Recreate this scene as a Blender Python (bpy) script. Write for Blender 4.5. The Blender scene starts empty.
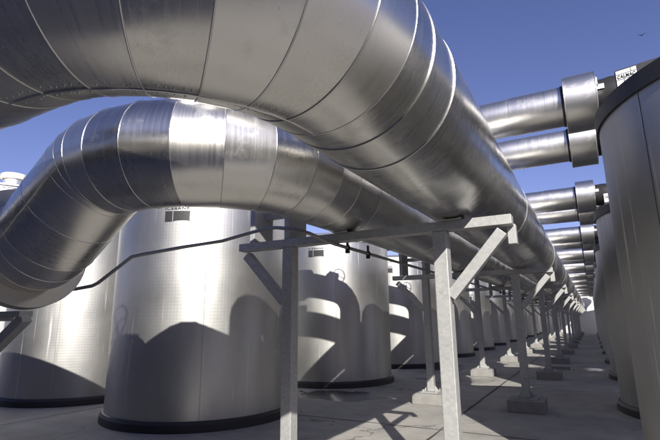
import bpy, math, random
from mathutils import Vector, Matrix, noise
random.seed(7)
C = bpy.context.scene.collection
PI = math.pi

# ---------------------------------------------------------------- dimensions
PITCH = 4.987                      # spacing of tanks, portals and branch pipes along the aisle
TANK_R, TANK_H = 1.6, 3.45
TANK_HR, TANK_HL = TANK_H, 3.60
RIGHT_X, RIGHT_Y = 1.88, 5.22
LEFT_X, LEFT_Y = -6.40, 6.55
PR = 0.510                         # radius of the two mains
PRB = 0.447
AX, AZ = -1.060, 3.037             # inner main
BX, BZ = -2.243, 2.976             # outer main, a size smaller
POST_R, POST_L = -1.184, -2.934
PORTAL_Y = 4.309
BEAM_Z, BEAM_H = 2.427, 0.09
BEAM_L, BEAM_R = -3.643, -0.528
HW = 0.067
BRZ, BRR = 4.14, 0.240              # branch pipes
SUN = Vector((0.544, -0.839, 0.548)).normalized()

# ---------------------------------------------------------------- mesh helper
class MB:
    def __init__(s):
        s.v = []; s.f = []; s.sm = []; s.tone = []; s.cyl_at = {}
    def add(s, vs, fs, smooth=True, tone=0.5):
        b = len(s.v); s.v += [tuple(p) for p in vs]
        for f in fs:
            s.f.append([b + i for i in f]); s.sm.append(smooth); s.tone.append(tone)
    def box(s, lo, hi):
        x0, y0, z0 = lo; x1, y1, z1 = hi
        s.add([(x0,y0,z0),(x1,y0,z0),(x1,y1,z0),(x0,y1,z0),(x0,y0,z1),(x1,y0,z1),(x1,y1,z1),(x0,y1,z1)],
              [(0,3,2,1),(4,5,6,7),(0,1,5,4),(1,2,6,5),(2,3,7,6),(3,0,4,7)], False)
    def bar(s, p0, p1, w, h, up=(0,1,0)):
        # box of section w (sideways) x h (along 'up') from p0 to p1
        p0, p1 = Vector(p0), Vector(p1); d = (p1-p0).normalized(); u = Vector(up)
        u = (u - d*u.dot(d)).normalized(); r = d.cross(u)
        vs = []
        for p in (p0, p1):
            for a, b in ((-1,-1),(1,-1),(1,1),(-1,1)):
                vs.append(p + r*a*w/2 + u*b*h/2)
        s.add(vs, [(0,1,2,3),(7,6,5,4),(0,4,5,1),(1,5,6,2),(2,6,7,3),(3,7,4,0)], False)
    def lathe(s, prof, c=(0,0,0), n=64, smooth=True, split=True, tone=0.5, a0=0, a1=2*PI):
        c = Vector(c); full = abs(a1-a0-2*PI) < 1e-6
        m = n if full else n+1
        ring = lambda r, z: [c + Vector((r*math.cos(a0+(a1-a0)*i/n), r*math.sin(a0+(a1-a0)*i/n), z)) for i in range(m)]
        for (r0, z0), (r1, z1) in zip(prof, prof[1:]):
            vs = ring(r0, z0) + ring(r1, z1)
            fs = [(i, (i+1) % m, m+(i+1) % m, m+i) for i in range(n)]
            s.add(vs, fs, smooth, tone)
    def disc(s, r, c, axis=(0,0,1), n=48):
        c = Vector(c); a = Vector(axis).normalized(); u = a.orthogonal().normalized(); w = a.cross(u)
        s.add([c + u*r*math.cos(2*PI*i/n) + w*r*math.sin(2*PI*i/n) for i in range(n)], [tuple(range(n))], False)
    def cyl(s, p0, p1, r0, r1=None, n=24, caps=True, smooth=True, tone=0.5):
        p0, p1 = Vector(p0), Vector(p1); d = (p1-p0).normalized(); r1 = r0 if r1 is None else r1
        u = d.orthogonal().normalized(); w = d.cross(u)
        cs = [(math.cos(2*PI*i/n), math.sin(2*PI*i/n)) for i in range(n)]
        vs = [p0 + u*a*r0 + w*b*r0 for a, b in cs] + [p1 + u*a*r1 + w*b*r1 for a, b in cs]
        s.add(vs, [(i, (i+1) % n, n+(i+1) % n, n+i) for i in range(n)], smooth, tone)
        if caps:
            s.add(vs[:n], [tuple(range(n))[::-1]], False, tone); s.add(vs[n:], [tuple(range(n))], False, tone)
    def tube(s, pts, r, n=12, caps=True):
        # smooth round tube along a polyline
        pts = [Vector(p) for p in pts]; N = len(pts)
        tg = [(pts[min(i+1, N-1)]-pts[max(i-1, 0)]).normalized() for i in range(N)]
        u = tg[0].orthogonal().normalized(); vs = []
        for i in range(N):
            u = (u - tg[i]*u.dot(tg[i])).normalized(); w = tg[i].cross(u)
            rr = r[i] if isinstance(r, (list, tuple)) else r
            vs += [pts[i] + u*rr*math.cos(2*PI*k/n) + w*rr*math.sin(2*PI*k/n) for k in range(n)]
        fs = [(i*n+k, i*n+(k+1) % n, (i+1)*n+(k+1) % n, (i+1)*n+k) for i in range(N-1) for k in range(n)]
        if caps: fs += [tuple(range(n))[::-1], tuple((N-1)*n+k for k in range(n))]
        s.add(vs, fs, True)
    def torus(s, c, axis, R, r, n=40, m=8):
        c = Vector(c); a = Vector(axis).normalized(); u = a.orthogonal().normalized(); w = a.cross(u); vs = []
        for i in range(n):
            t = 2*PI*i/n; d = u*math.cos(t) + w*math.sin(t)
            for k in range(m):
                q = 2*PI*k/m; vs.append(c + d*(R + r*math.cos(q)) + a*r*math.sin(q))
        s.add(vs, [(i*m+k, ((i+1) % n)*m+k, ((i+1) % n)*m+(k+1) % m, i*m+(k+1) % m) for i in range(n) for k in range(m)], True)
    def build(s, name, mat, parent=None, bevel=0):
        me = bpy.data.meshes.new(name); me.from_pydata(s.v, [], s.f)
        me.polygons.foreach_set('use_smooth', s.sm)
        if s.cyl_at:
            ca = me.attributes.new('sheet', 'FLOAT_VECTOR', 'POINT'); flat = [0.0]*(3*len(s.v))
            for i, c in s.cyl_at.items(): flat[3*i:3*i+3] = c
            ca.data.foreach_set('vector', flat)
        at = me.attributes.new('tone', 'FLOAT', 'FACE'); at.data.foreach_set('value', s.tone)
        me.materials.append(mat); me.update()
        o = bpy.data.objects.new(name, me); C.objects.link(o)
        if parent: o.parent = parent
        if bevel:
            b = o.modifiers.new('edge', 'BEVEL'); b.width = bevel; b.segments = 2; b.limit_method = 'ANGLE'; b.angle_limit = math.radians(50)
            b.harden_normals = False
        return o

def thing(name, label, cat, loc=(0,0,0), group=None):
    o = bpy.data.objects.new(name, None); C.objects.link(o); o.location = loc
    o.empty_display_size = 0.2
    o['label'] = label; o['category'] = cat
    if group: o['group'] = group
    return o
def tag(o, label, cat, group=None):
    o['label'] = label; o['category'] = cat
    if group: o['group'] = group
def copy_tree(o, parent=None):
    c = o.copy(); C.objects.link(c)
    if parent: c.parent = parent
    for ch in [x for x in bpy.data.objects if x.parent == o]:
        copy_tree(ch, c)
    return c

# ---------------------------------------------------------------- materials
class NT:
    def __init__(s, name):
        s.m = bpy.data.materials.new(name); s.m.use_nodes = True
        s.t = s.m.node_tree; s.b = s.t.nodes['Principled BSDF']
    def n(s, typ, **kw):
        nd = s.t.nodes.new(typ)
        for k, v in kw.items():
            if k.startswith('i_'):
                key = k[2:]; key = int(key) if key.isdigit() else key.replace('_', ' ')
                nd.inputs[key].default_value = v
            else: setattr(nd, k, v)
        return nd
    def l(s, a, b): s.t.links.new(a, b)
    def coord(s, scale=(1,1,1)):
        tc = s.n('ShaderNodeTexCoord'); mp = s.n('ShaderNodeMapping'); mp.inputs['Scale'].default_value = scale
        s.l(tc.outputs['Object'], mp.inputs['Vector']); return mp.outputs[0]
    def noise(s, vec, scale, detail=3, rough=0.5):
        nz = s.n('ShaderNodeTexNoise'); nz.inputs['Scale'].default_value = scale; nz.inputs['Detail'].default_value = detail
        nz.inputs['Roughness'].default_value = rough; s.l(vec, nz.inputs['Vector']); return nz.outputs['Fac']
    def ramp(s, f, stops):
        r = s.n('ShaderNodeValToRGB'); e = r.color_ramp.elements
        while len(e) < len(stops): e.new(0.5)
        for i, (p, c) in enumerate(stops):
            e[i].position = p; e[i].color = (c, c, c, 1) if isinstance(c, (int, float)) else (*c, 1)
        s.l(f, r.inputs[0]); return r.outputs[0]
    def math(s, op, a, b=None):
        m = s.n('ShaderNodeMath', operation=op)
        for i, x in enumerate((a, b)):
            if x is None: continue
            if isinstance(x, (int, float)): m.inputs[i].default_value = x
            else: s.l(x, m.inputs[i])
        return m.outputs[0]
    def mix(s, f, a, b):
        m = s.n('ShaderNodeMix', data_type='RGBA')
        if isinstance(f, (int, float)): m.inputs[0].default_value = f
        else: s.l(f, m.inputs[0])
        for i, x in ((6, a), (7, b)):
            if isinstance(x, (int, float)): m.inputs[i].default_value = (x, x, x, 1)
            elif isinstance(x, tuple): m.inputs[i].default_value = (*x, 1)
            else: s.l(x, m.inputs[i])
        return m.outputs[2]
    def bump(s, h, strength, dist=0.01, normal=None):
        b = s.n('ShaderNodeBump'); b.inputs['Strength'].default_value = strength; b.inputs['Distance'].default_value = dist
        s.l(h, b.inputs['Height'])
        if normal is not None: s.l(normal, b.inputs['Normal'])
        return b.outputs[0]

def cladding_metal(name, base=0.55, rough=0.32):
    # rolled aluminium sheet: each gore a slightly different batch, faint dents, drips and finger marks
    k = NT(name); p = k.b; p.inputs['Metallic'].default_value = 1
    c = k.coord()
    at = k.n('ShaderNodeAttribute', attribute_name='tone').outputs['Fac']
    sh = k.n('ShaderNodeAttribute', attribute_name='sheet').outputs['Vector']
    def mp(sc):
        m = k.n('ShaderNodeMapping'); m.inputs['Scale'].default_value = sc; k.l(sh, m.inputs['Vector']); return m.outputs[0]
    hoop = k.noise(mp((70, 1.2, 1.2)), 1.0, 4, 0.6)          # rolling marks run round the sheet
    hoop2 = k.noise(mp((16, 1.6, 1.6)), 1.0, 3, 0.55)
    big = k.noise(c, 1.6, 3, 0.55)
    smear = k.noise(k.coord((3, 3, 3)), 1.7, 5, 0.65)
    f = k.math('ADD', k.math('MULTIPLY', at, 0.62), k.math('MULTIPLY', big, 0.14)); f = k.math('ADD', f, k.math('MULTIPLY', hoop, 0.24))
    col = k.mix(f, (base*0.85, base*0.836, base*0.805), (base*1.18, base*1.162, base*1.125))
    dirt = k.ramp(smear, [(0.56, 0), (0.74, 1)])
    col = k.mix(k.math('MULTIPLY', dirt, 0.20), col, (base*0.55, base*0.52, base*0.46))
    speck = k.ramp(k.noise(c, 38, 2, 0.5), [(0.70, 0), (0.76, 1)])
    col = k.mix(k.math('MULTIPLY', speck, 0.25), col, (base*0.45, base*0.43, base*0.38))
    k.l(col, p.inputs['Base Color'])
    r = k.math('ADD', k.math('MULTIPLY', at, 0.07), k.math('MULTIPLY', hoop, 0.16))
    r = k.math('ADD', r, k.math('MULTIPLY', dirt, 0.12)); r = k.math('ADD', r, rough - 0.12)
    k.l(r, p.inputs['Roughness'])
    n1 = k.bump(k.noise(c, 2.1, 1, 0.3), 0.34, 0.06)
    n2 = k.bump(hoop2, 0.05, 0.006, n1)
    n3 = k.bump(hoop, 0.05, 0.002, n2)
    k.l(n3, p.inputs['Normal'])
    return k.m

def tank_metal(name, base=0.48, rough=0.43):
    # stucco/quilt embossed sheet, run-down streaks
    k = NT(name); p = k.b; p.inputs['Metallic'].default_value = 1
    tc = k.n('ShaderNodeTexCoord'); sep = k.n('ShaderNodeSeparateXYZ'); k.l(tc.outputs['Object'], sep.inputs[0])
    ang = k.math('MULTIPLY', k.math('ARCTAN2', sep.outputs[1], sep.outputs[0]), TANK_R)
    z = sep.outputs[2]
    comb = k.n('ShaderNodeCombineXYZ'); k.l(ang, comb.inputs[0]); k.l(z, comb.inputs[1])
    info = k.n('ShaderNodeObjectInfo')
    off = k.math('MULTIPLY', info.outputs['Random'], 37.0); k.l(off, comb.inputs[2])
    uv = comb.outputs[0]
    def mp(s):
        m = k.n('ShaderNodeMapping'); m.inputs['Scale'].default_value = s; k.l(uv, m.inputs['Vector']); return m.outputs[0]
    streak = k.noise(mp((9, 0.35, 1)), 1.0, 4, 0.65); thin = k.noise(mp((34, 0.5, 1)), 1.0, 3, 0.6)
    blotch = k.noise(mp((1.4, 1.4, 1)), 1.0, 4, 0.55)
    run = k.ramp(thin, [(0.56, 0), (0.66, 1)]); run2 = k.ramp(streak, [(0.56, 0), (0.66, 1)])
    runs = k.math('MULTIPLY', run, run2)
    col = k.mix(blotch, (base*0.86, base*0.853, base*0.825), (base*1.08, base*1.072, base*1.04))
    col = k.mix(k.math('MULTIPLY', runs, 0.85), col, (0.76, 0.76, 0.77))
    low = k.ramp(k.noise(mp((5, 1.2, 1)), 1.0, 4, 0.6), [(0.45, 0), (0.8, 1)])
    col = k.mix(k.math('MULTIPLY', low, 0.18), col, (base*0.55, base*0.54, base*0.52))
    k.l(col, p.inputs['Base Color'])
    r = k.math('ADD', k.math('MULTIPLY', blotch, 0.10), rough - 0.05)
    r = k.math('ADD', r, k.math('MULTIPLY', runs, 0.18)); k.l(r, p.inputs['Roughness'])
    # embossed lozenges 6 cm apart
    q = 2*PI/0.075
    e = k.math('MULTIPLY', k.math('SINE', k.math('MULTIPLY', k.math('ADD', ang, z), q*0.7)), k.math('SINE', k.math('MULTIPLY', k.math('SUBTRACT', ang, z), q*0.7)))
    n1 = k.bump(e, 0.026, 0.006)
    n2 = k.bump(k.noise(mp((1.1, 0.5, 1)), 1.0, 2, 0.5), 0.35, 0.06, n1)
    k.l(n2, p.inputs['Normal'])
    return k.m

def galvanized(name):
    k = NT(name); p = k.b
    c = k.coord((1, 1, 1))
    vo = k.n('ShaderNodeTexVoronoi'); vo.inputs['Scale'].default_value = 45; k.l(c, vo.inputs['Vector'])
    sp = k.n('ShaderNodeSeparateColor'); k.l(vo.outputs['Color'], sp.inputs[0])
    big = k.noise(c, 3.0, 4, 0.6)
    f = k.math('ADD', k.math('MULTIPLY', sp.outputs[0], 0.35), k.math('MULTIPLY', big, 0.65))
    col = k.mix(f, (0.25, 0.252, 0.250), (0.42, 0.42, 0.41))
    rust = k.ramp(k.noise(k.coord((3, 3, 0.8)), 2.5, 5, 0.7), [(0.62, 0), (0.8, 1)])
    col = k.mix(k.math('MULTIPLY', rust, 0.3), col, (0.30, 0.28, 0.26))
    k.l(col, p.inputs['Base Color']); p.inputs['Metallic'].default_value = 0.35
    k.l(k.math('ADD', k.math('MULTIPLY', sp.outputs[1], 0.12), 0.48), p.inputs['Roughness'])
    k.l(k.bump(big, 0.15, 0.004), p.inputs['Normal'])
    return k.m

def plain(name, col, rough=0.6, metal=0.0, var=0.25, scale=8):
    k = NT(name); p = k.b; c = k.coord(); nz = k.noise(c, scale, 5, 0.6)
    k.l(k.mix(nz, tuple(x*(1-var) for x in col), tuple(min(1, x*(1+var)) for x in col)), p.inputs['Base Color'])
    p.inputs['Metallic'].default_value = metal
    k.l(k.math('ADD', k.math('MULTIPLY', nz, 0.2), rough-0.1), p.inputs['Roughness'])
    k.l(k.bump(k.noise(c, scale*6, 3, 0.6), 0.12, 0.004), p.inputs['Normal'])
    return k.m

def concrete_ground(name):
    k = NT(name); p = k.b; c = k.coord()
    big = k.noise(c, 0.5, 5, 0.6); mid = k.noise(c, 2.6, 6, 0.65); fine = k.noise(c, 45, 3, 0.6)
    f = k.math('ADD', k.math('MULTIPLY', big, 0.5), k.math('ADD', k.math('MULTIPLY', mid, 0.38), k.math('MULTIPLY', fine, 0.12)))
    f = k.ramp(f, [(0.34, 0), (0.66, 1)])
    col = k.mix(f, (0.165, 0.159, 0.146), (0.33, 0.317, 0.29))
    # oil spots
    spot = k.ramp(k.noise(c, 3.4, 3, 0.5), [(0.69, 0), (0.76, 1)])
    col = k.mix(k.math('MULTIPLY', spot, 0.45), col, (0.09, 0.085, 0.08))
    cr = k.n('ShaderNodeTexVoronoi', feature='DISTANCE_TO_EDGE'); cr.inputs['Scale'].default_value = 0.33
    wv = k.n('ShaderNodeVectorMath', operation='ADD'); k.l(c, wv.inputs[0]); nz3 = k.n('ShaderNodeTexNoise'); nz3.inputs['Scale'].default_value = 1.7; nz3.inputs['Detail'].default_value = 5; k.l(c, nz3.inputs['Vector']); k.l(nz3.outputs['Color'], wv.inputs[1]); k.l(wv.outputs[0], cr.inputs['Vector'])
    crk = k.ramp(cr.outputs['Distance'], [(0.0, 1), (0.006, 0)])
    gate = k.ramp(k.noise(c, 0.35, 2, 0.5), [(0.50, 0), (0.56, 1)])
    col = k.mix(k.math('MULTIPLY', k.math('MULTIPLY', crk, gate), 0.8), col, (0.05, 0.048, 0.045))
    grit = k.ramp(k.noise(c, 120, 2, 0.5), [(0.66, 0), (0.72, 1)])
    col = k.mix(k.math('MULTIPLY', grit, 0.35), col, (0.10, 0.095, 0.09))
    # damp patches: irregular, near the second left tank and across the aisle
    sep = k.n('ShaderNodeSeparateXYZ'); k.l(c, sep.inputs[0])
    wob = k.math('MULTIPLY', k.math('SUBTRACT', k.noise(c, 1.3, 4, 0.6), 0.5), 1.6)
    wet = None
    for (x, y, rx, ry) in ((-5.0, 9.3, 1.15, 0.75), (-0.75, 17.3, 1.5, 0.55), (-3.4, 13.0, 1.1, 0.5), (-4.4, 16.2, 0.9, 1.6)):
        dx = k.math('DIVIDE', k.math('SUBTRACT', sep.outputs[0], x), rx); dy = k.math('DIVIDE', k.math('SUBTRACT', sep.outputs[1], y), ry)
        d = k.math('SQRT', k.math('ADD', k.math('MULTIPLY', dx, dx), k.math('MULTIPLY', dy, dy)))
        d = k.math('ADD', d, wob); w = k.ramp(d, [(0.85, 1), (1.0, 0)])
        wet = w if wet is None else k.math('MAXIMUM', wet, w)
    col = k.mix(k.math('MULTIPLY', wet, 0.8), col, (0.075, 0.072, 0.068))
    k.l(col, p.inputs['Base Color'])
    r = k.math('SUBTRACT', 0.86, k.math('MULTIPLY', wet, 0.72)); k.l(r, p.inputs['Roughness'])
    h = k.math('ADD', k.math('MULTIPLY', mid, 0.6), k.math('MULTIPLY', fine, 0.4))
    b = k.n('ShaderNodeBump'); b.inputs['Distance'].default_value = 0.012; k.l(h, b.inputs['Height'])
    k.l(k.math('SUBTRACT', 0.5, k.math('MULTIPLY', wet, 0.48)), b.inputs['Strength']); k.l(b.outputs[0], p.inputs['Normal'])
    return k.m

M_clad = cladding_metal('aluminium_cladding', 0.62, 0.29)
M_branch = cladding_metal('branch_cladding', 0.68, 0.33)
M_sheet = tank_metal('embossed_tank_sheet')
M_dull_shaded = tank_metal('dull_shaded_tank_sheet', 0.36, 0.50)  # rougher sheet for the right row, base also darkened for its shaded side
M_tank2 = tank_metal('painted_tank_sheet', 0.78, 0.5)
M_galv = galvanized('galvanised_steel')
M_black = plain('black_rubber', (0.012, 0.012, 0.013), 0.55, 0, 0.4, 10)
M_lid = plain('dark_lid_plastic', (0.035, 0.035, 0.038), 0.5, 0, 0.35, 4)
M_white = plain('white_decal', (0.78, 0.78, 0.76), 0.5, 0, 0.05, 6)
M_ink = plain('black_decal', (0.010, 0.010, 0.011), 0.5, 0, 0.3, 6)
M_conc = plain('footing_concrete', (0.20, 0.195, 0.185), 0.9, 0, 0.35, 7)
M_ground = concrete_ground('slab_concrete')
M_joint = plain('joint_filler', (0.035, 0.033, 0.030), 0.9, 0, 0.5, 9)
M_wall = plain('end_wall_render', (0.62, 0.62, 0.62), 0.85, 0, 0.12, 1.2)
M_cond = plain('grey_conduit', (0.23, 0.23, 0.235), 0.45, 0.5, 0.3, 5)
M_flange = plain('flange_steel', (0.36, 0.35, 0.33), 0.5, 0.5, 0.25, 5)
M_cream = plain('cream_vent_cap', (0.70, 0.66, 0.52), 0.6, 0, 0.12, 4)
M_seal = plain('lap_sealant', (0.55, 0.54, 0.52), 0.55, 0.2, 0.35, 14)
M_block = plain('grey_blockwork', (0.22, 0.21, 0.19), 0.85, 0, 0.3, 1.5)
M_bird = plain('dark_plumage', (0.03, 0.028, 0.026), 0.8, 0, 0.3, 20)

# ---------------------------------------------------------------- setting
g = MB(); g.add([(-400,-400,0),(400,-400,0),(400,400,0),(-400,400,0)], [(0,1,2,3)], False)
ground = g.build('ground', M_ground); ground['kind'] = 'structure'
j = MB()
def joint(p0, p1, w):
    # slightly ragged saw-cut joint, 4 mm above the slab sheet
    p0, p1 = Vector(p0), Vector(p1); n = max(2, int((p1-p0).length/0.25)); d = (p1-p0).normalized(); s = Vector((-d.y, d.x, 0))
    vs = []
    for i in range(n+1):
        p = p0 + (p1-p0)*i/n; q = noise.noise(Vector((p.x*2.1, p.y*2.1, 3)))*0.012
        ww = w*(0.75 + 0.5*noise.noise(Vector((p.x*3+9, p.y*3, 1)))); vs += [p + s*(q-ww/2), p + s*(q+ww/2)]
    j.add(vs, [(2*i, 2*i+2, 2*i+3, 2*i+1) for i in range(n)], False)
for i in range(-1, 11):
    y = 7.12 + PITCH*i; joint((-14, y-0.04, 0.004), (1.2, y+0.03, 0.004), 0.030)
joint((-2.13, -4, 0.008), (-2.20, 58, 0.008), 0.042); joint((-8.5, -4, 0.008), (-8.5, 58, 0.008), 0.03)
jo = j.build('slab_joints', M_joint); jo['kind'] = 'structure'

# ---------------------------------------------------------------- tanks
def text_mesh(txt, width, height, depth=0.004):
    cu = bpy.data.curves.new('lettering', 'FONT'); cu.body = txt; cu.extrude = depth/2; cu.offset = 0.012; cu.size = 1; cu.space_character = 1.15
    o = bpy.data.objects.new('lettering', cu); C.objects.link(o)
    dg = bpy.context.evaluated_depsgraph_get(); me = bpy.data.meshes.new_from_object(o.evaluated_get(dg))
    bpy.data.objects.remove(o); bpy.data.curves.remove(cu)
    xs = [v.co.x for v in me.vertices]; ys = [v.co.y for v in me.vertices]
    for v in me.vertices:
        v.co.x = (v.co.x-min(xs))/(max(xs)-min(xs))*width - width/2; v.co.y = (v.co.y-min(ys))/(max(ys)-min(ys))*height; v.co.z = v.co.z*1.0
    return me
def wrap(me, r, a0, z0):
    # bend a flat decal (x along the arc, y up, z outwards) onto a vertical cylinder
    for v in me.vertices:
        x, y, z = v.co; a = a0 + x/r; v.co = ((r+z)*math.cos(a), (r+z)*math.sin(a), z0+y)
def grid_plate(w, h, z, n=10, sag=0.0):
    m = MB(); vs = []
    for i in range(n+1):
        t = i/n; x = -w/2 + w*t; cut = sag*max(0, 1-(2*t-1)**4)
        vs += [(x, cut, z), (x, h, z), (x, cut, z-0.004), (x, h, z-0.004)]
    fs = []
    for i in range(n):
        a, b = 4*i, 4*i+4
        fs += [(a, b, b+1, a+1), (a+2, a+3, b+3, b+2), (a+1, b+1, b+3, a+3), (a, a+2, b+2, b)]
    m.add(vs, fs, False); return m

LID_A = math.radians(211)
def make_tank(label, side):
    TANK_H = TANK_HL if side == 'left' else TANK_HR
    M_tank = M_sheet if side == 'left' else M_dull_shaded
    t = thing('storage_tank', label, 'tank', (0,0,0), 'silver storage tanks along the aisle')
    w = MB(); w.lathe([(TANK_R-0.02, 0.02), (TANK_R, 0.02), (TANK_R, TANK_H), (TANK_R-0.03, TANK_H)], n=96)
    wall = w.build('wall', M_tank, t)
    # vertical lap seams between the sheets
    for k in range(4):
        s = MB(); a = {'right': math.radians(213.5), 'left': math.radians(-52)}[side] + k*PI/2
        s.lathe([(TANK_R-0.005, 0.16), (TANK_R+0.0035, 0.16), (TANK_R+0.0035, TANK_H-0.004), (TANK_R-0.005, TANK_H-0.004)], n=3, a0=a, a1=a+0.03)
        s.cyl((( TANK_R+0.003)*math.cos(a), (TANK_R+0.003)*math.sin(a), 0.16), ((TANK_R+0.003)*math.cos(a), (TANK_R+0.003)*math.sin(a), TANK_H-0.004), 0.0042, n=6)
        if side == 'right':
            s = MB(); s.lathe([(TANK_R-0.003, 0.16), (TANK_R+0.0012, 0.16), (TANK_R+0.0012, TANK_H-0.004), (TANK_R-0.003, TANK_H-0.004)], n=2, a0=a, a1=a+0.005)
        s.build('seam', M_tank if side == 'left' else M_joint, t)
    b = MB(); b.lathe([(TANK_R-0.01, 0.155), (TANK_R+0.03, 0.15), (TANK_R+0.06, 0.11), (TANK_R+0.07, 0.0)], n=96)
    b.build('base_band', M_black, t)
    # black lid: overhanging skirt, sloped shoulder, low dome
    rim = MB(); rim.lathe([(TANK_R-0.02, TANK_H), (TANK_R+0.025, TANK_H), (TANK_R+0.03, TANK_H+0.15), (TANK_R+0.005, TANK_H+0.17)], n=96)
    rim.build('lid_skirt', M_black if side == 'right' else M_tank2, t)
    l = MB(); n = 16; q = LID_A - PI/n
    l.lathe([(TANK_R+0.005, TANK_H+0.17), (TANK_R-0.14, TANK_H+0.25), (TANK_R-0.20, TANK_H+0.265)], n=n, smooth=False, a0=q, a1=q+2*PI)
    l.lathe([(TANK_R-0.20, TANK_H+0.265), (1.0, TANK_H+0.31), (0.5, TANK_H+0.34), (0.001, TANK_H+0.35)], n=n, smooth=False, a0=q, a1=q+2*PI)
    lid = l.build('lid', M_lid if side == 'right' else M_tank2, t)
    return t, wall, lid

left, wall, lid = make_tank('x', 'left')
# decal near the top of the wall: lettering over two black blocks
a0 = math.radians(-70)
me = text_mesh('ICEBANK', 0.42, 0.048); wrap(me, TANK_R+0.006, a0, 3.397); me.materials.append(M_ink)
o = bpy.data.objects.new('lettering', me); C.objects.link(o); o.parent = left
for x, w_ in ((-0.147, 0.125), (0.068, 0.275)):
    gp = grid_plate(w_, 0.175, 0.006, 10, 0.018 if x > 0 else 0.0); ob = gp.build('black_block', M_ink, left); wrap(ob.data, TANK_R, a0 + x/TANK_R, 3.20)
left_tanks = []
words = ['first', 'second', 'third', 'fourth', 'fifth', 'sixth', 'seventh', 'eighth', 'ninth', 'tenth', 'eleventh']
def place_left(o, x, y, label, turn=0.0):
    o.location = (x, y, 0); o.rotation_euler = (0, 0, turn); o['label'] = label
for k in range(11):
    o = left if k == 0 else copy_tree(left)
    lab = {0: 'large silver tank nearest the viewer in the left row, shadows across its lower half', 1: 'second silver tank of the left row, crossed by shadows of pipes and a handwheel'}.get(k, f'{words[k]} silver tank of the left row counting away from the viewer, partly behind steel posts')
    place_left(o, LEFT_X, LEFT_Y + PITCH*k, lab, [0.10, -0.10, -0.16][k] if k < 3 else random.uniform(-0.2, 0.1))
    left_tanks.append(o)
for k in range(3):
    o = copy_tree(left)
    place_left(o, -10.42, 6.82 + PITCH*k, 'silver tank at far left behind the grey pipe flange, arched shadow on its side' if k == 0 else f'silver tank hidden behind the {words[k]} tank of the left row')

right, wall, lid = make_tank('x', 'right')
# black hood over the pipe connections, with a white ruled panel on its front face
hd = MB(); fp = [(-1.43, -0.42), (-0.49, -0.65), (-0.49, 0.95), (-1.30, 0.85)]; z0, z1 = TANK_H+0.175, TANK_H+0.46
vs = [(x, y, z0) for x, y in fp] + [(x, y, z1) for x, y in fp]
hd.add(vs, [(0,1,5,4), (1,2,6,5), (2,3,7,6), (3,0,4,7), (4,5,6,7), (3,2,1,0)], False)
hood = hd.build('pipe_hood', M_lid, right, 0.006)
def on_slope(me, am):
    # x along the hood's front face from its left corner, y upwards, z outwards
    p0 = Vector((fp[0][0], fp[0][1], z0)); ex = (Vector((*fp[1], z0))-p0).normalized(); nr = ex.cross(Vector((0, 0, 1)))
    for v in me.vertices:
        x, y, z = v.co; v.co = p0 + ex*(x+0.094) + Vector((0, 0, 1))*y + nr*z
pa = LID_A
panel = grid_plate(0.165, 0.165, 0.006, 8, 0.0).build('label_panel', M_white, hood); 
for v in panel.data.vertices: v.co.y += 0.103
on_slope(panel.data, pa)
me = text_mesh('CALMAC', 0.145, 0.036); 
for v in me.vertices: v.co.y += 0.186; v.co.z += 0.0085
on_slope(me, pa); me.materials.append(M_ink); o = bpy.data.objects.new('lettering', me); C.objects.link(o); o.parent = hood
ln = MB()
for (x0, x1, y0, y1) in ((-0.082, 0.082, 0.229, 0.233), (-0.082, 0.082, 0.174, 0.178), (-0.024, -0.020, 0.104, 0.174), (0.038, 0.042, 0.233, 0.267)):
    ln.box((x0, y0, 0.006), (x1, y1, 0.0085))
lo = ln.build('ruled_line', M_ink, hood); on_slope(lo.data, pa)
for k in range(0, 11):
    o = right if k == 0 else copy_tree(right)
    o.location = (RIGHT_X, RIGHT_Y + PITCH*k, 0); o.rotation_euler = (0, 0, random.uniform(-0.02, 0.02) if k else 0)
    o['label'] = 'tall silver tank filling the right edge, white label on its black lid' if k == 0 else (('silver tank beside the viewer at the near end of the right row' if k == -1 else 'silver tank behind the viewer in the right row') if k < 0 else f'{words[k]} silver tank of the right row counting from the right edge of the photo')

# large storage vessel behind the left rows
big = thing('roofed_tank', 'tall pale tank with sloped roof and cream vent cap at far left', 'tank', (-21.3, 9.9, 0))
w = MB(); w.lathe([(3.3, 0), (3.3, 6.55), (3.34, 6.55), (3.34, 6.63)], n=96); w.build('wall', M_tank2, big)
r = MB(); r.lathe([(3.40, 6.62), (3.40, 6.68), (0.45, 7.42), (0.001, 7.46)], n=64); r.build('roof', M_tank2, big)
vn = MB(); vn.cyl((0,0,7.3), (0,0,7.72), 0.42, 0.40, 32); vo_ = vn.build('vent', M_tank2, big)
vc = MB(); vc.lathe([(0.43, 7.70), (0.51, 7.72), (0.51, 7.90), (0.46, 7.94), (0.001, 7.96)], n=32); vc.build('vent_cap', M_cream, vo_)

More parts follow.
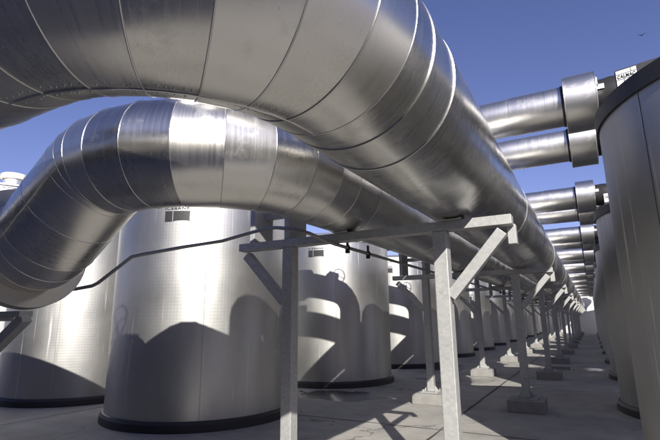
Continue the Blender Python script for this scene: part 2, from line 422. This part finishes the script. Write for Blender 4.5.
# ---------------------------------------------------------------- large mains
NS = 72
def gore(mb, nodes, r0, lap=0.007, tones=None, bead=None, n=NS):
    """Sheet-metal cladding along a polyline: every stretch is its own cylinder, mitred at the nodes, lapped over the next one."""
    nodes = [Vector(p) for p in nodes]; N = len(nodes)
    d = [(nodes[i+1]-nodes[i]).normalized() for i in range(N-1)]
    nr = [d[0]] + [(d[i-1]+d[i]).normalized() for i in range(1, N-1)] + [d[-1]]
    u = d[0].orthogonal().normalized() if abs(d[0].z) > 0.9 else Vector((0,0,1))
    def ring(i, dd, u, w, r):
        out = []
        for k in range(n):
            a = 2*PI*k/n; v = u*math.cos(a)*r + w*math.sin(a)*r
            out.append(nodes[i] + v - dd*(v.dot(nr[i])/dd.dot(nr[i])))
        return out
    run = 0.0
    for i in range(N-1):
        dd = d[i]; u = (u - dd*u.dot(dd)).normalized(); w = dd.cross(u)
        jr = random.uniform(-0.002, 0.002)
        A = ring(i, dd, u, w, r0+jr); B = ring(i+1, dd, u, w, r0+lap+jr)
        t = random.random() if tones is None else tones[i]
        # two intermediate rings so that the sheet bellies very slightly
        vs = []; M = 4
        for q in range(M+1):
            f = q/M; vs += [A[k]*(1-f) + B[k]*f for k in range(n)]
        fs = [(q*n+k, q*n+(k+1) % n, (q+1)*n+(k+1) % n, (q+1)*n+k) for q in range(M) for k in range(n)]
        b0 = len(mb.v); ln_ = (nodes[i+1]-nodes[i]).length; ph = random.uniform(0, 50)
        for q in range(M+1):
            for k in range(n): mb.cyl_at[b0+q*n+k] = (ph + ln_*q/M, r0*math.cos(2*PI*k/n), r0*math.sin(2*PI*k/n))
        mb.add(vs, fs, True, t)
        # lip of the lap at the far end
        B2 = ring(i+1, dd, u, w, r0-0.006)
        mb.add(B + B2, [(k, (k+1) % n, n+(k+1) % n, n+k) for k in range(n)], True, t)
        if bead and i < N-2:
            c = ring(i+1, dd, u, w, r0+lap); vs = []; m = 6
            for k in range(n):
                rad = (c[k]-nodes[i+1]).normalized()
                for q in range(m):
                    a = 2*PI*q/m; vs.append(c[k] + rad*bead*math.cos(a) + nr[i+1]*bead*1.5*math.sin(a))
            mb.add(vs, [(k*m+q, ((k+1) % n)*m+q, ((k+1) % n)*m+(q+1) % m, k*m+(q+1) % m) for k in range(n) for q in range(m)], True, 0.75)
def arc(c, r, a0, a1, n, plane='xy', off=0):
    out = []
    for i in range(n+1):
        a = a0 + (a1-a0)*i/n
        # mitre points: outer polygon so that mid-gore lies on the arc
        if plane == 'xy': out.append((c[0]+r*math.cos(a), c[1]+r*math.sin(a), off))
        else: out.append((c[0]+r*math.cos(a), off, c[1]+r*math.sin(a)))
    return out

RB = 1.03
Y_END = 57.2
def run_sections(x, z, y0, y1, first, step):
    ys = [y0]; y = first
    while y < y1: ys.append(y); y += step
    ys.append(y1); return [(x, yy, z) for yy in ys]

# inner main: long straight run, then a horizontal elbow to the left right above the viewer, then an S down to the header
YA = 0.84
mainA = thing('insulated_pipe', 'huge near silver pipe sweeping across the top of the picture and down the aisle', 'pipe', (AX, 4, 0), None)
def local(mb, root):
    o = root.location; mb.v = [(p[0]-o[0], p[1]-o[1], p[2]-o[2]) for p in mb.v]; return mb
ea = arc((AX-RB, YA+RB), RB, 0, -PI/2, 7, 'xy', AZ)
m = MB(); gore(m, run_sections(AX, AZ, 3.95, Y_END, 6.2, 2.4935)[::-1], PR-0.012, 0.006, None, None); local(m, mainA).build('straight_run', M_clad, mainA)
m = MB(); gore(m, [(AX, 3.95, AZ), (AX, 2.52, AZ), (AX, 2.12, AZ)] , PR, 0.005, [0.45, 0.55], 0.003); local(m, mainA).build('straight_sleeve', M_clad, mainA)
m = MB(); gore(m, [(AX, 2.12, AZ)] + ea + [(AX-RB-0.45, YA, AZ), (AX-RB-1.2, YA, AZ)], PR, 0.002, None, 0.0030)
# rivets along the lap under the elbow
def ell_point(t, ang, r):
    # t 0..1 along the elbow, ang measured from straight down towards the inside of the bend
    a = -PI/2*t; c = Vector((AX-RB, YA+RB, AZ)); out = Vector((math.cos(a), math.sin(a), 0))
    ctr = c + out*RB; return ctr + (-out*math.sin(ang) + Vector((0,0,-1))*math.cos(ang))*r, (-out*math.sin(ang) + Vector((0,0,-1))*math.cos(ang))
for row, ang in ((0, math.radians(3)), (1, math.radians(12))):
    for i in range(46):
        if random.random() < 0.12: continue
        p, nv = ell_point((i+0.5)/46 + random.uniform(-.004, .004), ang + random.uniform(-.02, .02), PR*0.998)
        m.cyl(p - nv*0.004, p + nv*0.005, 0.0065, 0.004, 8)
local(m, mainA).build('elbow', M_clad, mainA)
sl = MB(); pts = []
for i in range(61):
    p, nv = ell_point(i/60, math.radians(8), PR+0.002 + 0.004*noise.noise(Vector((i*0.31, 2, 0)))); pts.append(p)
sl.tube(pts, 0.006, 6); local(sl, mainA).build('lap_seam', M_clad, mainA)
m = MB(); gore(m, [(AX-RB-1.2, YA, AZ), (AX-RB-2.4, YA, AZ), (-5.9, YA, AZ), (-8.2, YA, AZ), (-10.5, YA, AZ), (-13, YA, AZ)], PR-0.004, 0.005, None, None); local(m, mainA).build('side_run', M_clad, mainA)

# outer main: elbow to the left, then an S-bend down to a flange
YB = 2.416; RBB = 1.095
mainB = thing('insulated_pipe', 'outer silver pipe bending down to a flange at left, below the near pipe', 'pipe', (BX, 6, 0), None)
eb = arc((BX-RBB, YB+RBB), RBB, 0, -PI/2, 6, 'xy', BZ)
m = MB(); gore(m, run_sections(BX, BZ, 5.0, Y_END, 6.6, 2.4935)[::-1], PRB-0.010, 0.006); local(m, mainB).build('straight_run', M_clad, mainB)
X0 = BX-RBB-0.118; th = math.radians(36); R2 = 0.541; L = 0.74
s1 = arc((X0, BZ-R2), R2, PI/2, PI/2+th, 3, 'xz', YB)
e1 = Vector(s1[-1]); dd = Vector((-math.cos(th), 0, -math.sin(th))); e2 = e1 + dd*L
c2 = (e2.x - R2*math.sin(th), e2.z + R2*math.cos(th))
s2 = arc(c2, R2, -PI/2+th, -PI/2, 3, 'xz', YB)[1:]
sb = s1[1:] + [tuple(e1.lerp(e2, 0.5)), tuple(e2)] + s2
XF = sb[-1][0]-0.03; ZF = sb[-1][2]
m = MB(); gore(m, [(BX, 5.0, BZ), (BX, 4.35, BZ), (BX, 3.85, BZ)] + eb + sb + [(XF, YB, ZF)], PRB, 0.002, None, 0.0028); local(m, mainB).build('elbow', M_clad, mainB)
f = MB(); FR = 0.60; fd = Vector((-math.cos(0.2), 0, -math.sin(0.2))); fu = Vector((0,1,0)); fw = fd.cross(fu); fc = Vector((XF, YB, ZF))
f.cyl(fc + fd*0.004, fc + fd*0.045, FR, n=72); f.cyl(fc + fd*0.052, fc + fd*0.095, FR, n=72)
for i in range(20):
    a = 2*PI*(i+.5)/20; q = fc + (fu*math.cos(a) + fw*math.sin(a))*(FR-0.05); f.cyl(q + fd*0.03, q + fd*0.13, 0.018, n=6)
local(f, mainB).build('flange', M_flange, mainB)
m = MB(); gore(m, [(XF-0.10, YB, ZF), (XF-0.3, YB, ZF), (XF-1.5, YB, ZF), (XF-3.2, YB, ZF), (XF-5.5, YB, ZF), (XF-8, YB, ZF)], PRB-0.008, 0.006); local(m, mainB).build('lower_run', M_clad, mainB)
# crumpled sealed lap on the sunny flank of the S-bend
sl = MB(); pts = []; rr = []
path = [Vector(p) for p in sb]
for i in range(len(path)-1):
    for q in range(8):
        f_ = q/8; p = path[i].lerp(path[i+1], f_); dv = (path[i+1]-path[i]).normalized(); up = Vector((0,-1,0)).cross(dv).normalized()
        if up.z < 0: up = -up
        a = math.radians(-14); k_ = len(pts)
        nv = Vector((0,-1,0))*math.cos(a) + up*math.sin(a)
        pts.append(p + nv*(PRB+0.008) + up*0.012*noise.noise(Vector((k_*0.35, 0, 7)))); rr.append(0.006 + 0.009*abs(noise.noise(Vector((k_*0.5, 4, 1)))))
sl.tube(pts[6:], rr[6:], 7); local(sl, mainB).build('sealed_lap', M_seal, mainB)
# valve with handwheel on top of the inner main's side run (its shadow falls on the first tank)
v = MB(); v.cyl((-3.92, YA, AZ+PR-0.03), (-3.92, YA, AZ+PR+0.22), 0.16, n=20); v.box((-4.20, YA-0.14, AZ+PR+0.16), (-3.64, YA+0.14, AZ+PR+0.47))
v.cyl((-4.02, YA-0.04, AZ+PR+0.45), (-4.10, YA-0.08, AZ+PR+0.80), 0.035, n=12)
vo = local(v, mainA).build('valve', M_black, mainA)
hw = MB(); ax = Vector((0.5, -0.8, 0.45)).normalized(); hc = Vector((-4.10, YA-0.09, AZ+PR+0.82)); hw.torus(hc, ax, 0.23, 0.018)
u_ = ax.orthogonal().normalized(); w_ = ax.cross(u_)
for k in range(3):
    a = k*2*PI/3 + 0.4; hw.cyl(hc, hc + (u_*math.cos(a)+w_*math.sin(a))*0.23, 0.014, n=8)
local(hw, mainA).build('handwheel', M_black, vo)
# smaller collector pipe lying between the uprights, hidden from the front by the outer main
coll = thing('insulated_pipe', 'slim collector pipe lying between short uprights, left of the outer main', 'pipe', (-3.20, 8, 0))
m = MB(); gore(m, run_sections(-3.05, 3.20, 4.45, Y_END, 6.9, 2.4935)[::-1], 0.28, 0.003, None, None, 40); m.disc(0.281, (-3.05, 4.45, 3.20), (0,-1,0)); local(m, coll).build('straight_run', M_clad, coll)

# ---------------------------------------------------------------- portal supports
GP = 'steel portal frames under the pipes'
def make_portal():
    t = thing('pipe_support', 'x', 'pipe support', (0, 0, 0), GP)
    b = MB(); b.box((BEAM_L, -HW, BEAM_Z), (BEAM_R, HW, BEAM_Z+BEAM_H)); b.build('beam', M_galv, t, 0.004)
    for x in (POST_R, POST_L):
        p = MB(); p.box((x-HW, -HW, 0.222), (x+HW, HW, BEAM_Z-0.002)); po = p.build('post', M_galv, t, 0.008)
        bp = MB(); bp.box((x-0.17, -0.17, 0.202), (x+0.17, 0.17, 0.220))
        for sx in (-1, 1):
            for sy in (-1, 1):
                bp.cyl((x+sx*0.13, sy*0.13, 0.220), (x+sx*0.13, sy*0.13, 0.262), 0.013, n=6); bp.cyl((x+sx*0.13, sy*0.13, 0.220), (x+sx*0.13, sy*0.13, 0.238), 0.022, n=6)
        bp.add([(x+HW+0.002, -0.006, 0.22), (x+0.16, -0.006, 0.22), (x+HW+0.002, -0.006, 0.34), (x+HW+0.002, 0.006, 0.22), (x+0.16, 0.006, 0.22), (x+HW+0.002, 0.006, 0.34)], [(0,1,2),(5,4,3),(1,4,5,2),(0,3,4,1)], False)
        bp.add([(x-HW-0.002, -0.006, 0.22), (x-0.16, -0.006, 0.22), (x-HW-0.002, -0.006, 0.34), (x-HW-0.002, 0.006, 0.22), (x-0.16, 0.006, 0.22), (x-HW-0.002, 0.006, 0.34)], [(2,1,0),(3,4,5),(2,5,4,1),(1,4,3,0)], False)
        bp.build('base_plate', M_galv, po)
        fo = MB(); fo.box((x-0.305, -0.305, 0.0), (x+0.305, 0.305, 0.20)); fo.build('footing', M_conc, t, 0.012)
    for x0, x1 in ((BEAM_R-0.05, POST_R+HW+0.0), (BEAM_L+0.05, POST_L-HW-0.0)):
        s = 1 if x0 > x1 else -1
        br = MB(); p0 = Vector((x0-0.04*s, 0, BEAM_Z-0.052)); p1 = Vector((x1-0.0*s, 0, BEAM_Z-0.62)); br.bar(p0, p1, 0.10, 0.098, (0, 1, 0)); br.build('brace', M_galv, t, 0.004)
    gs = MB(); gs.box((BEAM_R-0.06, HW+0.002, BEAM_Z-0.16), (BEAM_R+0.012, HW+0.10, BEAM_Z+0.02)); gs.build('end_gusset', M_galv, t, 0.003)
    for x, w in ((-3.42, 3.02), (-2.92, 2.89)):
        st = MB(); st.box((x-0.06, -0.062, BEAM_Z+BEAM_H+0.002), (x-0.0, -0.05, w)); st.box((x-0.0, -0.062, BEAM_Z+BEAM_H+0.002), (x+0.012, 0.30, w)); st.box((x-0.06, 0.288, BEAM_Z+BEAM_H+0.002), (x-0.0, 0.30, w))
        st.build('upright', M_galv, t, 0.003)
    st = MB(); st.box((-3.405, 0.14, 2.84), (-2.983, 0.24, 2.905)); st.build('cradle', M_galv, t, 0.003)
    for x, PR_, Z_ in ((AX, PR, AZ), (BX, PRB, BZ)):
        sd = MB(); vs = []
        n = 14
        for i in range(n+1):
            a = -PI/2 + math.radians(11)*(2*i/n-1)
            for r in (PR_+0.004, PR_+0.016):
                for y in (-0.10, 0.10): vs.append((x + r*math.cos(a), y, Z_ + r*math.sin(a)))
        fs = []
        for i in range(n):
            q = 4*i; fs += [(q, q+1, q+5, q+4), (q+2, q+6, q+7, q+3), (q, q+4, q+6, q+2), (q+1, q+3, q+7, q+5)]
        vs = [(a, b, max(c, BEAM_Z+BEAM_H+0.003)) for a, b, c in vs]
        sd.add(vs, fs, True); sd.build('saddle', M_galv, t)
    return t
portal = make_portal(); NP = 11
for k in range(NP):
    o = portal if k == 0 else copy_tree(portal)
    o.location = (0, PORTAL_Y + PITCH*k, 0)
    o['label'] = 'nearest grey steel portal frame, its sunlit post cut by the bottom of the picture' if k == 0 else f'{words[k]} grey steel portal frame on concrete footings counting away from the viewer'
# short bracket under the flange end of the outer main
t = thing('pipe_bracket', 'dark steel bracket with slanted brace under the pipe flange at left', 'pipe support', (-5.75, YB, 0))
b = MB(); b.box((-0.067, -0.067, 0.222), (0.067, 0.067, 1.62)); b.build('post', M_galv, t, 0.006)
b = MB(); b.box((-0.5, -0.06, 1.624), (0.80, 0.06, 1.715)); b.build('beam', M_galv, t, 0.004)
b = MB(); b.bar((1.13, 0, 1.66), (0.067, 0, 1.02), 0.10, 0.09); b.build('brace', M_galv, t, 0.004)
b = MB(); b.box((0.802, -0.06, 1.66), (1.12, 0.06, 1.715)); b.build('end_plate', M_galv, t)
b = MB(); b.box((-0.17, -0.17, 0.202), (0.17, 0.17, 0.220)); b.build('base_plate', M_galv, t)
b = MB(); b.box((-0.3, -0.3, 0), (0.3, 0.3, 0.2)); b.build('footing', M_conc, t, 0.012)

# ---------------------------------------------------------------- branch pipes between the mains and the tanks
def bend(p0, p1, p2, r, n=8):
    # rounded corner at p1
    p0, p1, p2 = Vector(p0), Vector(p1), Vector(p2); a = (p0-p1).normalized(); b = (p2-p1).normalized(); out = []
    for i in range(n+1):
        t = PI/2*i/n; out.append(p1 + a*r*(1-math.sin(t)) + b*r*(1-math.cos(t)))
    return out
GB = 'insulated branch pipes over the aisle'
def make_branch(kind):
    # runs in local coordinates with the pipe axis at y = 0
    t = thing('branch_pipe', 'x', 'pipe', (0, 0, 0), GB)
    xe = -1.50 if kind == 'first' else -2.68; zt = AZ + 0.30 if kind == 'first' else BZ+0.10
    m = MB(); pts = [(0.02, 0, BRZ)]
    pts += [(-0.62, 0, BRZ)] if kind == 'first' else [(-0.9, 0, BRZ), (-1.7, 0, BRZ)]
    bb = bend((0, 0, BRZ), (xe, 0, BRZ), (xe, 0, 0), 0.32, 5); pts += [tuple(p) for p in bb] + [(xe, 0, zt)]
    gore(m, pts, BRR, 0.003, None, None, 40); m.build('pipe', M_branch, t)
    c = MB(); R = 0.342; x0, x1 = 0.005, 0.335
    c.cyl((x0, 0, BRZ), (x1, 0, BRZ), R, n=56, caps=False, tone=0.6)
    for x, q in ((x0, 1), (x1, -1)):
        vs = []; n = 56
        for rr in (R, R-0.10): vs += [(x, rr*math.cos(2*PI*i/n), BRZ + rr*math.sin(2*PI*i/n)) for i in range(n)]
        c.add(vs, [(i, (i+1) % n, n+(i+1) % n, n+i) for i in range(n)], False, 0.4); c.torus((x, 0, BRZ), (1,0,0), R-0.001, 0.006, 56, 6)
    c.build('collar', M_branch, t)
    k = MB(); k.cyl((-0.028, 0, BRZ), (0.004, 0, BRZ), 0.250, n=40); k.build('gasket', M_black, t)
    # black rubber elbow down into the lid
    e = MB()
    if kind == 'first': pp = [(0.2, 0, BRZ), (0.42, -0.01, BRZ)] + bend((0.45,-0.03,BRZ), (0.86,-0.06,BRZ), (0.86,-0.06,3.4), 0.36, 8) + [Vector((0.86,-0.06,3.7))]
    else: pp = [(0.2, 0, BRZ), (0.34, 0, BRZ)] + bend((0.3,0,BRZ), (0.75,0,BRZ), (0.75,-1,BRZ), 0.3, 8) + bend((0.75,0,BRZ), (0.75,-1.05,BRZ), (0.75,-1.05,3), 0.3, 8)[0:] + [Vector((0.75,-1.05,3.9))]
    e.tube(pp, 0.225, 28); e.build('rubber_coupling', M_black, t)
    cp_ = MB(); cp_.disc(0.30, (0.31, 0, BRZ), (1, 0, 0), 40); cp_.build('end_disc', M_black, t)
    bk = MB(); bk.box((0.337, -0.30, BRZ+0.06), (0.357, -0.25, BRZ+0.15)); bk.box((0.337, -0.25, BRZ+0.02), (0.42, -0.235, BRZ+0.08)); bk.build('bracket', M_galv, t)
    return t
def make_tank_branch(kind):
    t = thing('branch_pipe', 'x', 'pipe', (0, 0, 0), 'insulated branch pipes to the left tanks')
    xe = BX if kind == 'near' else -3.32
    pts = [(-5.15, 0, 3.62)] + [tuple(p) for p in bend((-5.15,0,3.9), (-5.15,0,BRZ), (-4,0,BRZ), 0.2, 4)] + [(-4.4, 0, BRZ)]
    pts += [tuple(p) for p in bend((-5,0,BRZ), (xe,0,BRZ), (xe,0,3), 0.36, 5)] + [(xe, 0, 3.28)]
    m = MB(); gore(m, pts, BRR+0.02, 0.003, None, None, 40); m.build('pipe', M_branch, t)
    c = MB(); c.cyl((-4.95, 0, BRZ), (-4.62, 0, BRZ), 0.335, n=48); c.build('collar', M_branch, t)
    v = MB(); v.box((-3.98, -0.10, BRZ+0.2), (-3.72, 0.10, BRZ+0.40)); v.cyl((-3.76, 0, BRZ+0.32), (-3.56, -0.16, BRZ+0.50), 0.022, n=10); vo = v.build('valve', M_black, t)
    if kind == 'near': return t
    h = MB(); ax = Vector((0.5, -0.8, 0.4)).normalized(); hc = Vector((-3.55, -0.16, BRZ+0.51)); h.torus(hc, ax, 0.15, 0.013, 32, 6); u = ax.orthogonal().normalized(); w = ax.cross(u)
    for q in range(3): h.cyl(hc, hc + (u*math.cos(q*2*PI/3)+w*math.sin(q*2*PI/3))*0.15, 0.010, n=8)
    h.build('handwheel', M_black, vo)
    return t
b1, b2 = make_branch('first'), make_branch('second'); tb = {'near': make_tank_branch('near'), 'far': make_tank_branch('far')}
P1, P2 = 5.93, 7.41
f1 = f2 = fl = True
for k in range(-1, 11):
    if k >= 0:
        o = b1 if f1 else copy_tree(b1); f1 = False; o.location = (0, P1 + PITCH*k, 0)
        o['label'] = 'topmost silver branch pipe with wide collar beside the white lid label' if k == 0 else f'{words[k]} pair of branch pipes counting from the top, upper pipe of the pair'
    o = copy_tree(b2) if k < 0 else (b2 if f2 else copy_tree(b2)); f2 = f2 and k < 0
    if k < 0:
        for ch in list(o.children):
            if ch.name.startswith(('rubber', 'bracket')): bpy.data.objects.remove(ch)
    o.location = (0, P2 + PITCH*k + (0.08 if k < 0 else 0), 0)
    o['label'] = 'silver branch pipe directly below the topmost one, its collar touching the one above' if k == 0 else ('silver branch pipe overhead behind the viewer, dropping to the outer main' if k < 0 else f'{words[k]} pair of branch pipes counting from the top, lower pipe of the pair')
    if k >= 0:
        for y, nm in ((P1, 'near'), (P2, 'far')):
            o = tb[nm] if k == 0 else copy_tree(tb[nm]); o.location = (0, y + PITCH*k, 0)
            o['label'] = f'{nm} branch pipe with a small valve on the {words[k]} tank of the left row' if nm == 'near' else f'{nm} branch pipe with valve and handwheel on the {words[k]} tank of the left row'

# ---------------------------------------------------------------- conduit
cd = thing('conduit', 'thin grey conduit tube clipped under the steel beams and kinked towards the left', 'conduit', (-2.3, 4, 0))
zc = 2.395
pts = [(-2.3, 56, zc), (-2.3, 4.6, zc), (-2.3, 4.2, zc), (-2.32, 3.98, zc+0.02), (-2.40, 3.86, zc+0.07), (-2.58, 3.84, zc+0.13), (-2.85, 3.90, 2.58), (-3.05, 3.98, 2.60), (-3.25, 4.0, 2.585), (-3.65, 3.95, 2.515), (-3.95, 3.65, 2.43), (-4.28, 3.36, 2.335), (-4.36, 3.30, 2.31), (-4.72, 3.17, 2.03), (-4.79, 3.15, 2.0), (-5.01, 3.1, 1.972), (-5.4, 3.05, 1.96)]
m = MB(); m.tube([Vector(p)-cd.location for p in pts], 0.0195, 12); m.build('tube', M_cond, cd)
for k in range(NP):
    for dy in (-0.25, 0.30):
        y = PORTAL_Y + PITCH*k + dy + 0.45
        c = MB(); c.torus((0, y-4, zc), (0,1,0), 0.026, 0.008, 20, 6); c.box((-0.008, y-4-0.016, zc+0.028), (0.008, y-4+0.016, zc+0.10)); c.box((-0.02, y-4-0.018, zc-0.06), (0.02, y-4+0.018, zc-0.028))
        c.build('clamp', M_black, cd)

# ---------------------------------------------------------------- added shade building behind the viewer, end wall, bird
pb = thing('added_shade_building', 'long grey building added behind the viewer to shade the yard and dim reflections', 'building', (-8, -7, 0))  # unseen block, added and sized to shade the ground and darken metal reflections
m = MB(); m.box((-24, -7, 0), (10.3, 0, 7.5)); m.build('wall', M_block, pb)
m = MB(); m.box((10.303, -7, 0), (28, -0.4, 5.0)); m.build('added_annexe', M_block, pb)  # lower added volume, lets sun reach part of the ground
m = MB(); m.box((10.36, -7.2, 5.003), (28.2, -0.34, 5.12)); m.build('added_annexe_roof', M_lid, pb)
m = MB(); m.box((-24.2, -7.2, 7.503), (10.35, 0.06, 7.62)); m.build('roof', M_lid, pb)
for x in (-21, -14, -7, 0, 5.5):
    m = MB(); m.box((x, 0.002, 0.002), (x+3.4, 0.05, 3.6)); 
    for q in range(12): m.box((x+0.05, 0.05, 0.1+q*0.29), (x+3.35, 0.075, 0.34+q*0.29))
    m.build('added_shutter', M_cond, pb)
w = MB(); w.box((-16, 58.4, 0), (9, 58.8, 6.6)); ew = thing('end_wall', 'pale wall closing the far end of the aisle', 'wall', (0, 58.4, 0)); local(w, ew).build('wall', M_wall, ew)
cp = MB(); cp.box((-16.06, 58.34, 6.602), (9.06, 58.86, 6.72)); local(cp, ew).build('coping', M_conc, ew)
bd = MB(); vs = [(0,-0.34,0),(0.05,-0.05,0.04),(-0.05,-0.05,0.04),(0,0.22,0.01),(0.0,0,-0.06),(0.75,0.12,0.22),(-0.75,0.10,0.16),(0.32,0.06,0.16),(-0.32,0.06,0.14),(0.3,-0.12,0.14),(-0.3,-0.12,0.12),(0.09,0.34,0.0),(-0.09,0.34,0.0)]
bd.add(vs, [(0,1,2),(1,3,2),(0,4,1),(0,2,4),(4,3,1),(4,2,3),(1,9,7),(7,9,5),(2,8,10),(8,6,10),(1,7,3),(2,3,8),(3,11,12)], False)
bo = bd.build('bird', M_bird); bo.location = (5.95, 40, 23.33); bo.scale = (0.5, 0.5, 0.5); tag(bo, 'tiny dark bird flying in the blue sky at upper right', 'bird')

# ---------------------------------------------------------------- light, sky, camera
sl_ = bpy.data.lights.new('sun', 'SUN'); sl_.energy = 5.0; sl_.angle = math.radians(0.53); sl_.color = (1.0, 0.955, 0.88)
so = bpy.data.objects.new('sun', sl_); C.objects.link(so); so.rotation_euler = SUN.to_track_quat('Z', 'Y').to_euler()
wd = bpy.data.worlds.new('World'); bpy.context.scene.world = wd; wd.use_nodes = True; nt = wd.node_tree
sky = nt.nodes.new('ShaderNodeTexSky'); sky.sky_type = 'NISHITA'; sky.sun_disc = False
sky.sun_elevation = math.asin(SUN.z); sky.sun_rotation = math.atan2(SUN.x, SUN.y)
sky.air_density = 1.0; sky.dust_density = 0.6; sky.ozone_density = 4.5; sky.altitude = 300
bg = nt.nodes['Background']; bg.inputs['Strength'].default_value = 0.063
tint = nt.nodes.new('ShaderNodeMix'); tint.data_type = 'RGBA'; tint.blend_type = 'MULTIPLY'; tint.inputs[0].default_value = 1
tint.inputs[7].default_value = (1.31, 0.98, 1.19, 1)
nt.links.new(sky.outputs[0], tint.inputs[6]); nt.links.new(tint.outputs[2], bg.inputs['Color'])

cam = bpy.data.cameras.new('camera'); co = bpy.data.objects.new('camera', cam); C.objects.link(co)
yaw, pitch, roll = math.radians(29.213), math.radians(12.436), math.radians(-0.558)
F = Vector((-math.sin(yaw)*math.cos(pitch), math.cos(yaw)*math.cos(pitch), math.sin(pitch))); R0 = Vector((math.cos(yaw), math.sin(yaw), 0)); U0 = R0.cross(F)
R_ = R0*math.cos(roll) + U0*math.sin(roll); U_ = -R0*math.sin(roll) + U0*math.cos(roll)
mt = Matrix((R_, U_, -F)).transposed().to_4x4(); mt.translation = (0, 0, 1.6); co.matrix_world = mt
cam.sensor_width = 36; cam.sensor_fit = 'HORIZONTAL'; cam.lens = 456.24/660*36; cam.clip_start = 0.05; cam.clip_end = 2000
sc = bpy.context.scene; sc.camera = co
sc.view_settings.view_transform = 'Standard'; sc.view_settings.look = 'None'; sc.view_settings.exposure = 0.85; sc.view_settings.gamma = 1
sc.render.resolution_x=1024; sc.render.resolution_y=683
sc.render.engine = 'CYCLES'; sc.cycles.use_denoising = True; sc.cycles.max_bounces = 10; sc.cycles.glossy_bounces = 8; sc.cycles.sample_clamp_indirect = 6; sc.cycles.caustics_reflective = True; sc.cycles.blur_glossy = 0.4
